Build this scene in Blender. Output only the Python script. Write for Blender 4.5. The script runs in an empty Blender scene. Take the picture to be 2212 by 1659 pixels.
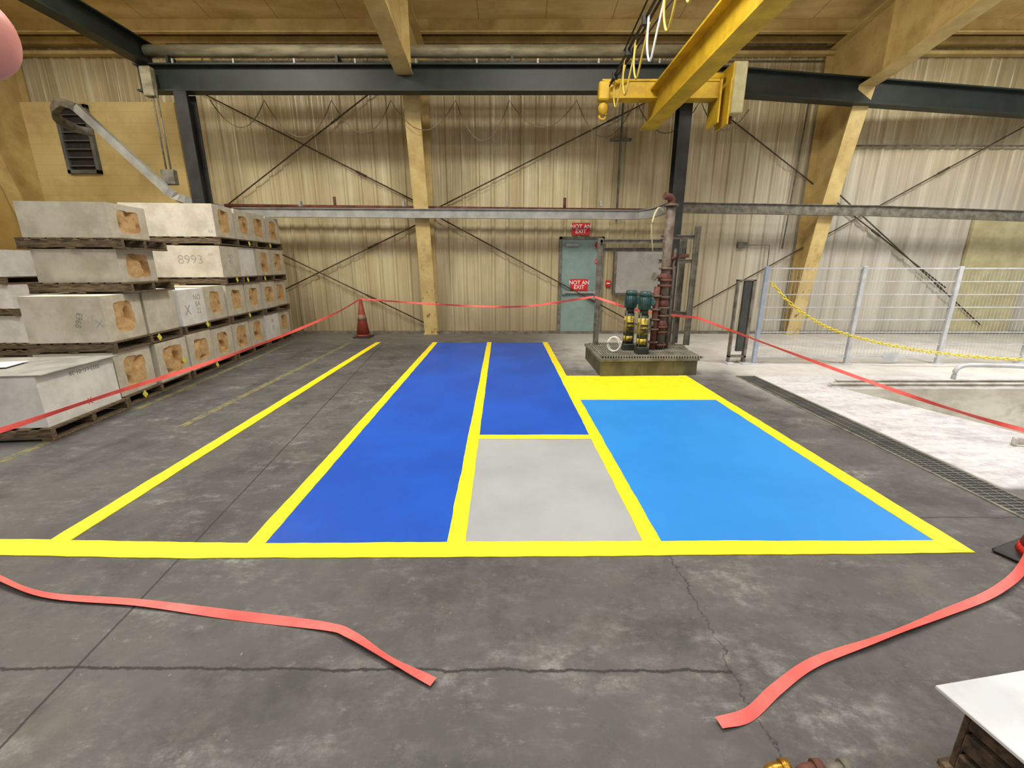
import bpy, bmesh, math, random
from mathutils import Vector, Matrix
random.seed(7)
scene=bpy.context.scene
scene.view_settings.view_transform='Standard'
COL=bpy.context.collection

# ------------------------------------------------------------ materials
class NT:
    def __init__(s,name):
        s.m=bpy.data.materials.new(name); s.m.use_nodes=True
        s.t=s.m.node_tree; s.b=s.t.nodes["Principled BSDF"]
        tc=s.t.nodes.new("ShaderNodeTexCoord"); s.obj=tc.outputs["Object"]
    def put(s,sock,v):
        if v is None: return
        if isinstance(v,bpy.types.NodeSocket): s.t.links.new(v,sock)
        elif isinstance(v,tuple) and len(v)==3 and sock.type=='RGBA': sock.default_value=(*v,1)
        else: sock.default_value=v
    def math(s,op,a,b=None,clamp=False):
        n=s.t.nodes.new("ShaderNodeMath"); n.operation=op; n.use_clamp=clamp
        s.put(n.inputs[0],a); s.put(n.inputs[1],b); return n.outputs[0]
    def noise(s,scale=5,detail=4,rough=.6,stretch=(1,1,1),vec=None,off=(0,0,0)):
        mp=s.t.nodes.new("ShaderNodeMapping"); s.t.links.new(vec or s.obj,mp.inputs[0])
        mp.inputs["Scale"].default_value=stretch; mp.inputs["Location"].default_value=off
        n=s.t.nodes.new("ShaderNodeTexNoise"); n.inputs["Scale"].default_value=scale
        n.inputs["Detail"].default_value=detail; n.inputs["Roughness"].default_value=rough
        s.t.links.new(mp.outputs[0],n.inputs["Vector"]); return n.outputs[0]
    def ramp(s,v,lo,hi):
        n=s.t.nodes.new("ShaderNodeMapRange"); n.interpolation_type='SMOOTHSTEP'
        s.put(n.inputs["Value"],v); n.inputs["From Min"].default_value=lo; n.inputs["From Max"].default_value=hi
        return n.outputs[0]
    def mix(s,f,a,b):
        n=s.t.nodes.new("ShaderNodeMix"); n.data_type='RGBA'
        s.put(n.inputs[0],f); s.put(n.inputs[6],a); s.put(n.inputs[7],b); return n.outputs[2]
    def xyz(s):
        n=s.t.nodes.new("ShaderNodeSeparateXYZ"); s.t.links.new(s.obj,n.inputs[0]); return n.outputs
    def bump(s,h,strength=.3,dist=.01):
        n=s.t.nodes.new("ShaderNodeBump"); n.inputs["Strength"].default_value=strength; n.inputs["Distance"].default_value=dist
        s.t.links.new(h,n.inputs["Height"]); s.t.links.new(n.outputs[0],s.b.inputs["Normal"])
    def fin(s,col,rough=.6,metal=0.):
        s.put(s.b.inputs["Base Color"],col); s.put(s.b.inputs["Roughness"],rough); s.put(s.b.inputs["Metallic"],metal)
        return s.m
def sr(r,g,b):
    f=lambda c:(c/255/12.92) if c/255<=.04045 else ((c/255+.055)/1.055)**2.4
    return (f(r),f(g),f(b))
def mat(name,c1,c2=None,scale=6,rough=.6,metal=0.,bump=0.,stretch=(1,1,1),lo=.35,hi=.65,dirt=None,dlo=.5,dhi=.72,damt=.6,dscale=3):
    n=NT(name)
    c2=c2 or tuple(x*.75 for x in c1)
    no=n.noise(scale,5,.6,stretch)
    col=n.mix(n.ramp(no,lo,hi),c1,c2)
    if dirt: col=n.mix(n.math('MULTIPLY',n.ramp(n.noise(dscale,7,.7,off=(3,1,2)),dlo,dhi),damt),col,dirt)
    if bump: n.bump(no,bump,.01)
    return n.fin(col,rough,metal)

m_yel=mat("yellow_floor_paint",sr(250,228,28),sr(236,212,24),9,.5,bump=.15,dirt=sr(196,176,40),dlo=.6,dhi=.8,damt=.35,dscale=6)
m_blue=mat("dark_blue_floor_paint",sr(0,80,190),sr(0,70,174),1.2,.44,bump=.08)
m_lblue=mat("bright_blue_floor_paint",sr(34,134,216),sr(30,126,206),1.0,.42,bump=.08)
m_gpaint=mat("grey_floor_paint",sr(162,167,171),sr(152,157,161),1.5,.40,bump=.08)
m_wood=mat("weathered_pallet_wood",sr(122,106,82),sr(70,58,44),7,.85,stretch=(1,8,8),bump=.3)
m_block=mat("cast_refractory",sr(208,203,188),sr(188,182,164),5,.88,bump=.25,dirt=sr(152,146,128),dlo=.5,dhi=.78,damt=.5)
m_blockw=mat("white_refractory",sr(230,230,228),sr(212,212,209),5,.8,bump=.1,dirt=sr(172,170,163),dlo=.55,dhi=.8,damt=.5)
m_core=mat("tan_brown_fibre",sr(206,174,126),sr(180,140,90),9,.95,bump=.7,lo=.3,hi=.7,dirt=sr(108,76,46),dlo=.55,dhi=.70,damt=.75,dscale=7)
m_grey_board=mat("grey_board",sr(152,151,146),sr(124,122,117),3,.7)
m_cab=mat("grey_cabinet_paint",sr(160,159,152),sr(142,141,134),1.5,.55,dirt=sr(108,105,96),dscale=2)
m_paperw=mat("white_sheet",sr(222,225,230),sr(206,208,214),3,.6)
m_boardw=mat("dusty_white_board",sr(212,216,222),sr(192,196,203),4,.6,dirt=sr(160,162,166),dlo=.5,dhi=.8,damt=.4,dscale=5)
m_black=mat("black_rubber",sr(26,26,27),sr(40,40,40),8,.6)
m_dark=mat("dark_green_steel",sr(32,42,38),sr(24,31,28),3,.5,metal=.1,dirt=sr(66,70,60),dlo=.6,dhi=.8,damt=.4)
m_darkp=mat("dark_post_steel",sr(46,48,46),sr(30,31,30),3,.6)
m_vent=mat("grey_vent_steel",sr(110,112,106),sr(84,86,82),3,.6)
m_galv=mat("galvanised_steel",sr(166,168,164),sr(144,146,142),4,.5,metal=.15,dirt=sr(112,104,92),dlo=.56,dhi=.78,damt=.5,dscale=2)
m_tube=mat("painted_grey_pipe",sr(150,144,118),sr(114,108,86),4,.5,metal=.1,stretch=(.5,2,2))
m_steel=mat("dirty_grey_steel",sr(128,124,112),sr(92,88,78),8,.6,metal=.1,bump=.1)
m_rust=mat("rust_red_pipe",sr(116,66,52),sr(78,48,40),8,.7)
m_riser=mat("grimy_riser_pipe",sr(112,104,92),sr(80,60,50),7,.65,dirt=sr(100,58,44),dlo=.5,damt=.7)
m_rod=mat("rusty_brace_rod",sr(86,72,54),sr(56,46,36),8,.6)
m_cyel=mat("crane_yellow_paint",sr(208,174,40),sr(180,146,32),3,.5,dirt=sr(128,100,36),dlo=.52,dhi=.78,damt=.55)
m_cwht=mat("off_white_enclosure",sr(190,184,144),sr(170,162,122),3,.5)
m_orange=mat("orange_cone_plastic",sr(164,70,50),sr(128,54,42),6,.6,dirt=sr(96,62,50))
m_red=mat("red_cone_plastic",sr(214,44,36),sr(190,34,30),6,.5)
m_tape=mat("coral_flagging",sr(246,108,100),sr(232,90,86),5,.5)
m_teal=mat("teal_motor_paint",sr(44,88,90),sr(28,60,64),5,.45,dirt=sr(84,88,80),dlo=.48,damt=.65,dscale=9)
m_pyel=mat("pump_yellow_label",sr(206,178,34),sr(174,148,30),6,.5,dirt=sr(60,58,38),dlo=.46,dhi=.58,damt=.9,dscale=11)
m_pgrn=mat("pump_black_green",sr(44,54,44),sr(26,34,28),6,.5,dirt=sr(100,98,80),dscale=8)
m_sred=mat("sign_red",sr(210,36,38),sr(198,32,32),4,.45)
m_swht=mat("sign_white",sr(242,240,236),sr(234,232,228),4,.5)
m_door=mat("pale_teal_door_paint",sr(134,158,150),sr(120,144,138),2,.45,dirt=sr(104,120,112),dlo=.5,damt=.5)
m_gate=mat("fence_grey_white",sr(204,208,212),sr(184,188,194),6,.5,metal=.05)
m_chain=mat("yellow_chain_plastic",sr(240,220,70),sr(224,202,60),8,.5)
m_ink=mat("faint_grey_marker",sr(138,136,131),sr(172,168,158),30,.8)
m_inkd=mat("dark_marker",sr(110,108,106),sr(148,145,140),40,.8)
m_inkb=mat("faint_blue_marker",sr(138,152,178),sr(170,172,170),30,.8)
m_note=mat("yellow_note",sr(228,222,90),sr(218,210,80),6,.7)
m_brass=mat("brass",sr(190,150,60),sr(150,112,40),8,.35,metal=.8)
m_skin=mat("skin",sr(232,160,150),sr(220,142,132),60,.45)
m_cable=mat("tan_cable",sr(126,114,84),sr(98,88,62),6,.6)
m_ycab=mat("yellow_cable",sr(206,184,84),sr(180,156,60),6,.5)

n=NT("cream_frame_paint"); a=n.noise(2,5,.6); z=n.xyz()[2]
chip=n.ramp(n.noise(9,6,.75,(1,1,.5)),.58,.62)
c=n.mix(n.ramp(a,.3,.7),sr(212,190,128),sr(184,158,98))
low=n.ramp(z,2.6,.2)
c=n.mix(n.math('MULTIPLY',chip,n.math('ADD',n.math('MULTIPLY',low,.8),.15)),c,sr(100,72,48))
c=n.mix(n.math('MULTIPLY',n.ramp(n.noise(1.1,6,.7,off=(5,5,1)),.46,.72),.6),c,sr(148,122,72))
m_frame=n.fin(c,.6)
n=NT("ochre_roof_lining"); a=n.noise(.8,4,.6,(1,3,1)); X=n.xyz()
seam=n.math('LESS_THAN',n.math('ABSOLUTE',n.math('SUBTRACT',n.math('FRACT',n.math('MULTIPLY',X[0],.8)),.5)),.008)
c=n.mix(n.ramp(a,.3,.7),sr(236,212,148),sr(206,178,112)); c=n.mix(n.math('MULTIPLY',seam,.7),c,sr(160,132,78))
c=n.mix(n.math('MULTIPLY',n.ramp(n.noise(.7,7,.7,off=(2,2,2)),.48,.7),.4),c,sr(152,124,72))
m_ceil=n.fin(c,.8)
n=NT("stained_cream_sheet_metal"); X=n.xyz()
streak=n.noise(1.6,5,.6,(3.2,1,.18)); big=n.noise(.45,5,.65)
c=n.mix(n.ramp(streak,.3,.7),sr(214,202,164),sr(188,172,130))
# each sheet has aged to its own tone
wn=n.t.nodes.new("ShaderNodeTexWhiteNoise"); wn.noise_dimensions='1D'
n.t.links.new(n.math('FLOOR',n.math('DIVIDE',n.math('ADD',X[0],10.3),.96)),wn.inputs["W"])
c=n.mix(n.math('MULTIPLY',wn.outputs["Value"],.35),c,sr(150,136,100))
c=n.mix(n.math('MULTIPLY',n.ramp(big,.44,.64),.4),c,sr(150,134,96))
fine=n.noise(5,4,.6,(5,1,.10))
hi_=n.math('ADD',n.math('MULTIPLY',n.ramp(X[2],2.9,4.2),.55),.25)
sheen=n.math('MULTIPLY',n.ramp(fine,.54,.68),hi_)  # specular streaks painted as pale colour, strongest on the upper wall
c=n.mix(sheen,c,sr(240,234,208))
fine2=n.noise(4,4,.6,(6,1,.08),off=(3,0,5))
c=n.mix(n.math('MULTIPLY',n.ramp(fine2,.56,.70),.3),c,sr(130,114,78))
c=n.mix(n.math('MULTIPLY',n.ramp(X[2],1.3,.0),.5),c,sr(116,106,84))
top_shade=n.math('MULTIPLY',n.ramp(X[2],5.0,5.9),.4); c=n.mix(top_shade,c,sr(146,122,76))  # shadow along the wall top painted into the sheet colour
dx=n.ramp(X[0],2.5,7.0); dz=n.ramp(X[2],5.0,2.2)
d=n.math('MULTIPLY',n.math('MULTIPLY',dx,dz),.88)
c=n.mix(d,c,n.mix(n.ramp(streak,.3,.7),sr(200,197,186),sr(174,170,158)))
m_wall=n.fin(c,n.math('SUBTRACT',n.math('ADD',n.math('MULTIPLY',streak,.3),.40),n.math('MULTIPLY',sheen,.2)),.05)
n=NT("yellow_painted_block")
br=n.t.nodes.new("ShaderNodeTexBrick"); mp=n.t.nodes.new("ShaderNodeMapping"); n.t.links.new(n.obj,mp.inputs[0])
mp.inputs["Rotation"].default_value=(math.radians(-90),0,0); n.t.links.new(mp.outputs[0],br.inputs["Vector"])
br.inputs["Scale"].default_value=1; br.inputs["Brick Width"].default_value=2.4; br.inputs["Row Height"].default_value=.2; br.inputs["Mortar Size"].default_value=.005
br.inputs["Color1"].default_value=(*sr(218,196,134),1); br.inputs["Color2"].default_value=(*sr(213,190,128),1); br.inputs["Mortar"].default_value=(*sr(206,182,120),1)
dirt=n.noise(1.3,7,.7)
m_cmu=n.fin(n.mix(n.math('MULTIPLY',n.ramp(dirt,.44,.70),.5),br.outputs[0],sr(166,142,88)),.65)
m_lwall=mat("yellow_side_wall",sr(212,184,114),sr(184,154,88),.7,.7)
n=NT("worn_yellow_line"); a=n.noise(9,6,.75)
m_old=n.fin(n.mix(n.ramp(a,.40,.60),sr(124,118,74),sr(84,83,78)),.8)

# concrete floor
n=NT("dark_worn_concrete"); X=n.xyz(); x,y=X[0],X[1]
n1=n.noise(.55,6,.62); n2=n.noise(2.6,9,.75); n3=n.noise(14,7,.75); n4=n.noise(1.1,10,.78,(1,2.2,1),off=(4,2,0)); n5=n.noise(1.6,10,.74,off=(9,3,0)); n6=n.noise(1.3,9,.75,off=(1,7,0)); n7=n.noise(40,3,.6); n8=n.noise(5,10,.8,(1,1.6,1),off=(6,6,0)); n9=n.noise(2.2,10,.8,(.5,2.6,1),off=(2,9,0))
c=n.mix(n.ramp(n1,.3,.7),sr(65,65,66),sr(86,85,84))
c=n.mix(n.math('MULTIPLY',n.ramp(n2,.46,.70),.45),c,sr(104,103,101))
c=n.mix(n.math('MULTIPLY',n.ramp(n6,.48,.64),.6),c,sr(46,46,47))
c=n.mix(n.math('MULTIPLY',n.ramp(n2,.44,.32),.5),c,sr(40,40,40))
c=n.mix(n.math('MULTIPLY',n.ramp(n8,.50,.66),.35),c,sr(114,113,111))
c=n.mix(n.math('MULTIPLY',n.ramp(n5,.54,.68),.28),c,sr(120,112,99))
sc=n.math('MULTIPLY',n.ramp(n4,.50,.74),n.ramp(n3,.36,.64))
c=n.mix(n.math('MULTIPLY',sc,.6),c,sr(172,170,167))
sc2=n.math('MULTIPLY',n.ramp(n9,.56,.70),n.ramp(n3,.42,.62))
c=n.mix(n.math('MULTIPLY',sc2,.55),c,sr(160,158,155))
c=n.mix(n.math('MULTIPLY',n.ramp(n3,.58,.70),.26),c,sr(150,148,146))
c=n.mix(n.math('MULTIPLY',n.ramp(n7,.70,.76),.35),c,sr(180,178,172))
def line_mask(coord,other,a,b,w,lim=None,wig=.03,ws=5):
    t=n.math('SUBTRACT',coord,n.math('ADD',n.math('MULTIPLY',other,b),a))
    wv=n.math('MULTIPLY',n.math('SUBTRACT',n.noise(ws,7,.75),.5),wig*2)
    t=n.math('ABSOLUTE',n.math('ADD',t,wv)); mk=n.math('SUBTRACT',1.0,n.ramp(t,w*.5,w*1.6))
    if lim:
        mk=n.math('MULTIPLY',mk,n.math('GREATER_THAN',other,lim[0])); mk=n.math('MULTIPLY',mk,n.math('LESS_THAN',other,lim[1]))
    return mk
for mk,am in [(line_mask(x,y,-1.57,-.12,.005,(-3,10.4),.012,1.5),.85),
           (line_mask(y,x,1.385,-.006,.006,(-6,.87),.03,6),.9),
           (line_mask(x,y,.86,.01,.003,(-3,2.15),.12,2.2),.7),
           (line_mask(y,x,5.72,0,.003,(-6,-1.3),.03,3),.6),
           (line_mask(y,x,2.42,.02,.005,(2.5,5),.03,3),.8),
           (line_mask(y,x,4.2,0,.002,(-3,-1.5),.10,3),.5)]:
    c=n.mix(n.math('MULTIPLY',mk,am),c,sr(18,18,18))
# pale dust settling toward the pit and along the back wall
dm=n.math('MULTIPLY',n.ramp(x,2.5,3.9),n.ramp(y,3.0,6.0))
dm2=n.math('MULTIPLY',n.ramp(x,-.5,2.2),n.ramp(y,5.4,7.4))
dm=n.math('MAXIMUM',dm,n.math('MULTIPLY',dm2,.9))
dm=n.math('MULTIPLY',dm,n.ramp(n.math('ADD',n.math('MULTIPLY',n2,.5),n.math('MULTIPLY',dm,.45)),.22,.58))
c=n.mix(n.math('MULTIPLY',dm,.95),c,n.mix(n.ramp(n5,.3,.7),sr(222,220,217),sr(188,185,180)))
c=n.mix(n.math('MULTIPLY',n.ramp(y,8.2,10.2),.35),c,sr(140,134,122))
edge=n.math('MULTIPLY',n.math('SUBTRACT',n3,.5),.05)
xe=n.math('ADD',x,edge); ye=n.math('ADD',y,edge)
sl=n.math('MULTIPLY',n.ramp(xe,3.50,3.56),n.math('MULTIPLY',n.ramp(ye,2.82,2.90),n.ramp(ye,6.6,5.9)))
slc=n.mix(n.ramp(n.math('ADD',n.math('MULTIPLY',n4,.5),n.math('MULTIPLY',n3,.5)),.36,.62),sr(212,212,216),sr(164,161,167))
slc=n.mix(n.math('MULTIPLY',n.ramp(n.noise(3,7,.75,(.6,2,1)),.42,.62),.6),slc,sr(220,220,224))
c=n.mix(sl,c,slc)
n.bump(n.math('ADD',n2,n.math('MULTIPLY',n3,.4)),.35,.01)
m_floor=n.fin(c,n.math('ADD',n.math('MULTIPLY',n2,.3),.5))

# ------------------------------------------------------------ mesh helpers
def link(name,me,parent=None,loc=(0,0,0),rot=(0,0,0)):
    o=bpy.data.objects.new(name,me); o.location=loc; o.rotation_euler=rot
    COL.objects.link(o)
    if parent: o.parent=parent
    return o
def tag(o,label,cat,group=None):
    o["label"]=label; o["category"]=cat
    if group: o["group"]=group
    return o
def empty(name,loc=(0,0,0),rot=(0,0,0)):
    o=bpy.data.objects.new(name,None); o.location=loc; o.rotation_euler=rot; o.empty_display_size=.1
    COL.objects.link(o); return o
def finish(bm,name,mats,smooth=False):
    bmesh.ops.recalc_face_normals(bm,faces=bm.faces)
    me=bpy.data.meshes.new(name); bm.to_mesh(me); bm.free()
    for m in (mats if isinstance(mats,(list,tuple)) else [mats]): me.materials.append(m)
    if smooth:
        for p in me.polygons: p.use_smooth=True
    return me
def add_box(bm,lo,hi,bev=0,mi=0,M=None):
    vs=[bm.verts.new((x,y,z)) for x in (lo[0],hi[0]) for y in (lo[1],hi[1]) for z in (lo[2],hi[2])]
    idx=[(0,1,3,2),(4,6,7,5),(0,4,5,1),(2,3,7,6),(0,2,6,4),(1,5,7,3)]
    fs=[bm.faces.new([vs[i] for i in f]) for f in idx]
    for f in fs: f.material_index=mi
    if M is not None: bmesh.ops.transform(bm,matrix=M,verts=vs)
    if bev:
        es=list({e for f in fs for e in f.edges})
        bmesh.ops.bevel(bm,geom=es,offset=bev,segments=1,affect='EDGES')
def add_cyl(bm,p,q,r,n=16,r2=None,cap=True,mi=0):
    p=Vector(p); q=Vector(q); d=(q-p); r2=r if r2 is None else r2
    R=d.to_track_quat('Z','Y').to_matrix()
    A=[bm.verts.new(p+R@Vector((r*math.cos(2*math.pi*i/n),r*math.sin(2*math.pi*i/n),0))) for i in range(n)]
    B=[bm.verts.new(q+R@Vector((r2*math.cos(2*math.pi*i/n),r2*math.sin(2*math.pi*i/n),0))) for i in range(n)]
    for i in range(n):
        f=bm.faces.new((A[i],A[(i+1)%n],B[(i+1)%n],B[i])); f.smooth=True; f.material_index=mi
    if cap:
        f=bm.faces.new(A[::-1]); f.material_index=mi; f=bm.faces.new(B); f.material_index=mi
def add_tube(bm,pts,r,n=8,mi=0):
    pts=[Vector(p) for p in pts]; rings=[]
    up=Vector((0,0,1)); R_=r if isinstance(r,(list,tuple)) else [r]*len(pts)
    for i,p in enumerate(pts):
        t=(pts[min(i+1,len(pts)-1)]-pts[max(i-1,0)]).normalized()
        a=t.cross(up)
        if a.length<.05: a=t.cross(Vector((0,1,0)))
        a.normalize(); b=a.cross(t); rr_=R_[i]
        rings.append([bm.verts.new(p+a*rr_*math.cos(2*math.pi*k/n)+b*rr_*math.sin(2*math.pi*k/n)) for k in range(n)])
    for A,B in zip(rings,rings[1:]):
        for k in range(n):
            f=bm.faces.new((A[k],A[(k+1)%n],B[(k+1)%n],B[k])); f.smooth=True; f.material_index=mi
    bm.faces.new(rings[0][::-1]); bm.faces.new(rings[-1])
def box(name,lo,hi,m,parent=None,bev=0.004,loc=(0,0,0),rot=(0,0,0)):
    bm=bmesh.new(); add_box(bm,lo,hi,bev); return link(name,finish(bm,name,m),parent,loc,rot)
def cyl(name,p,q,r,m,parent=None,n=16,r2=None):
    bm=bmesh.new(); add_cyl(bm,p,q,r,n,r2); return link(name,finish(bm,name,m),parent)
def tube(name,pts,r,m,parent=None,n=8):
    bm=bmesh.new(); add_tube(bm,pts,r,n); return link(name,finish(bm,name,m),parent)
def multi(name,boxes,m,parent=None,bev=0.003,loc=(0,0,0),rot=(0,0,0)):
    bm=bmesh.new()
    for b in boxes: add_box(bm,b[0],b[1],bev)
    return link(name,finish(bm,name,m),parent,loc,rot)
def smooth_pts(P,k=8):
    P=[Vector(p) for p in P]; out=[]
    Q=[P[0]*2-P[1]]+P+[P[-1]*2-P[-2]]
    for i in range(1,len(Q)-2):
        for j in range(k):
            t=j/k; a,b,c_,d=Q[i-1],Q[i],Q[i+1],Q[i+2]
            out.append(.5*((2*b)+(c_-a)*t+(2*a-5*b+4*c_-d)*t*t+(3*b-a-3*c_+d)*t**3))
    out.append(P[-1]); return out
def text_part(body,size,m,parent,loc,rot,name="lettering",align='CENTER',ext=.001,bold=.012):
    cu=bpy.data.curves.new("tmp","FONT"); cu.body=body; cu.size=size; cu.align_x=align; cu.align_y='CENTER'; cu.extrude=ext; cu.offset=size*bold; cu.space_line=.85
    o=bpy.data.objects.new("tmp",cu); COL.objects.link(o); bpy.context.view_layer.update()
    me=bpy.data.meshes.new_from_object(o.evaluated_get(bpy.context.evaluated_depsgraph_get()))
    bpy.data.objects.remove(o); me.materials.clear(); me.materials.append(m)
    return link(name,me,parent,loc,rot)
def poly(name,pts,z,m,h=.003,jit=.004,seed=0):
    rnd=random.Random(seed); P=[]
    for i in range(len(pts)):
        a=Vector(pts[i]); b=Vector(pts[(i+1)%len(pts)]); L=(b-a).length; k=max(1,int(L/.06)) if jit else 1
        nn=Vector((-(b-a).y,(b-a).x)).normalized(); v=0
        for j in range(k):
            v=v*.6+rnd.uniform(-jit,jit)*.6; P.append(a.lerp(b,j/k)+(nn*v if j else nn*0))
    bm=bmesh.new()
    A=[bm.verts.new((p[0],p[1],z)) for p in P]; B=[bm.verts.new((p[0],p[1],z+h)) for p in P]
    bm.faces.new(B)
    for i in range(len(P)):
        j=(i+1)%len(P); bm.faces.new((A[i],A[j],B[j],B[i]))
    bmesh.ops.triangulate(bm,faces=[f for f in bm.faces if len(f.verts)>4])
    return link(name,finish(bm,name,m))
def ibeam(bm,p,q,h,w,tf=.02,tw=.015,up=Vector((0,0,1))):
    p=Vector(p); q=Vector(q); d=(q-p); L=d.length; d.normalize()
    s_=d.cross(up).normalized(); u=s_.cross(d)
    M=Matrix((( d.x,s_.x,u.x,p.x),(d.y,s_.y,u.y,p.y),(d.z,s_.z,u.z,p.z),(0,0,0,1)))
    add_box(bm,(0,-w/2,h/2-tf),(L,w/2,h/2),0,0,M); add_box(bm,(0,-w/2,-h/2),(L,w/2,-h/2+tf),0,0,M)
    add_box(bm,(0,-tw/2,-h/2+tf),(L,tw/2,h/2-tf),0,0,M)
def sweepbox(bm,pts,h,w):
    pts=[Vector(p) for p in pts]; prev=None
    for i,p in enumerate(pts):
        t=(pts[min(i+1,len(pts)-1)]-pts[max(i-1,0)]).normalized()
        s_=Vector((0,1,0)) if abs(t.y)<.5 else t.cross(Vector((0,0,1))).normalized()
        s_=(s_-t*s_.dot(t)).normalized(); u=s_.cross(t)
        q=[bm.verts.new(p+s_*w/2*a+u*h/2*b) for a,b in ((1,1),(-1,1),(-1,-1),(1,-1))]
        if prev:
            for j in range(4): bm.faces.new((prev[j],prev[(j+1)%4],q[(j+1)%4],q[j]))
        else: bm.faces.new(q)
        prev=q
    bm.faces.new(prev)
def beam(name,p,q,h,w,m,parent=None,**k):
    bm=bmesh.new(); ibeam(bm,p,q,h,w,**k); return link(name,finish(bm,name,m),parent)

# ------------------------------------------------------------ room shell
YB=10.4
def structure(o): o["kind"]="structure"; return o
OUT=[(-10.6,-4),(13,-4),(13,10.7),(-10.6,10.7)]
HOLE=[(5.75,1.4),(9.5,1.4),(9.5,5.52),(4.28,5.52)]
bm=bmesh.new()
for zz in (0,-.75):
    A=[bm.verts.new((*p,zz)) for p in OUT]; B=[bm.verts.new((*p,zz)) for p in HOLE]
    for i in range(4):
        j=(i+1)%4; bm.faces.new((A[i],A[j],B[j],B[i]) if zz==0 else (A[j],A[i],B[i],B[j]))
    if zz==0: T=A
    else:
        for i in range(4): bm.faces.new((T[i],A[i],A[(i+1)%4],T[(i+1)%4]))
me=bpy.data.meshes.new("floor"); bm.to_mesh(me); bm.free(); me.materials.append(m_floor); structure(link("floor",me))
m_dust=mat("white_dusty_concrete",sr(218,216,208),sr(188,184,173),3,.85,bump=.2,dirt=sr(156,152,141),dlo=.5,dhi=.75,damt=.6,stretch=(.6,1,1.5))
def slabwall(name,a,b,t=.02):
    a=Vector(a); b=Vector(b); nn=Vector((-(b-a).y,(b-a).x)).normalized()*t
    bm=bmesh.new(); P=[a,b,b+nn,a+nn]
    L=[bm.verts.new((p.x,p.y,-.72)) for p in P]; U=[bm.verts.new((p.x,p.y,-.002)) for p in P]
    bm.faces.new(L[::-1]); bm.faces.new(U)
    for i in range(4): bm.faces.new((L[i],L[(i+1)%4],U[(i+1)%4],U[i]))
    structure(link(name,finish(bm,name,m_dust)))
for i in range(4): slabwall("wall_pit_%s"%("near","far","back","front")[i],HOLE[i],HOLE[(i+1)%4])
bm=bmesh.new(); vs=[bm.verts.new((*p,-.72)) for p in HOLE]; bm.faces.new(vs); structure(link("floor_pit",finish(bm,"floor_pit",m_dust)))
bm=bmesh.new()
prof=[]; xx=-10.3
while xx<13:
    prof+= [(xx,0),(xx+.11,0),(xx+.125,-.006),(xx+.145,-.006),(xx+.16,0),(xx+.235,0),(xx+.265,-.03),(xx+.292,-.03),(xx+.32,0)]
    xx+=.32
lo=[bm.verts.new((p[0],YB+p[1],0)) for p in prof]; hi=[bm.verts.new((p[0],YB+p[1],5.95)) for p in prof]
for i in range(len(prof)-1):
    if (Vector(prof[i])-Vector(prof[i+1])).length<1e-6: continue
    bm.faces.new((lo[i],lo[i+1],hi[i+1],hi[i]))
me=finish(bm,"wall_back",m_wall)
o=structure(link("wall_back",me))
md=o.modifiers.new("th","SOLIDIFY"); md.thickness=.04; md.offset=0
structure(box("wall_masonry",(-10.3,10.22,0),(-6.95,10.355,4.78),m_cmu,bev=0))
structure(box("wall_left",(-10.6,-4,0),(-10.3,10.7,6.2),m_lwall,bev=0))
bm=bmesh.new()
vs=[bm.verts.new(v) for v in [(-10.6,10.7,5.88),(13,10.7,5.88),(13,-4,7.75),(-10.6,-4,7.75),(-10.6,10.7,6.0),(13,10.7,6.0),(13,-4,7.87),(-10.6,-4,7.87)]]
for f in [(0,1,2,3),(7,6,5,4),(0,4,5,1),(1,5,6,2),(2,6,7,3),(3,7,4,0)]: bm.faces.new([vs[i] for i in f])
structure(link("ceiling",finish(bm,"ceiling",m_ceil)))
structure(box("trim_1",(-10.3,10.22,0),(13,10.38,.05),m_steel,bev=0))
structure(box("trim_2",(-10.3,10.2,5.62),(13,10.34,5.68),m_frame,bev=0))
structure(box("trim_3",(-10.3,10.15,5.78),(13,10.36,5.9),m_frame,bev=0))
def zc(y): return 5.88+(10.7-y)*.1272
for yy in (9.75,8.7,7.5,6.0,4.5,3.0,1.5):
    z0=zc(yy)
    o=multi("roof_purlin",[((-10.3,yy-.01,z0-.22),(13,yy+.01,z0)),((-10.3,yy-.08,z0-.235),(13,yy+.01,z0-.215))],m_frame,bev=0)
    tag(o,"yellow painted steel roof purlin spanning under the roof lining","roof beam","roof purlins")

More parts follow.
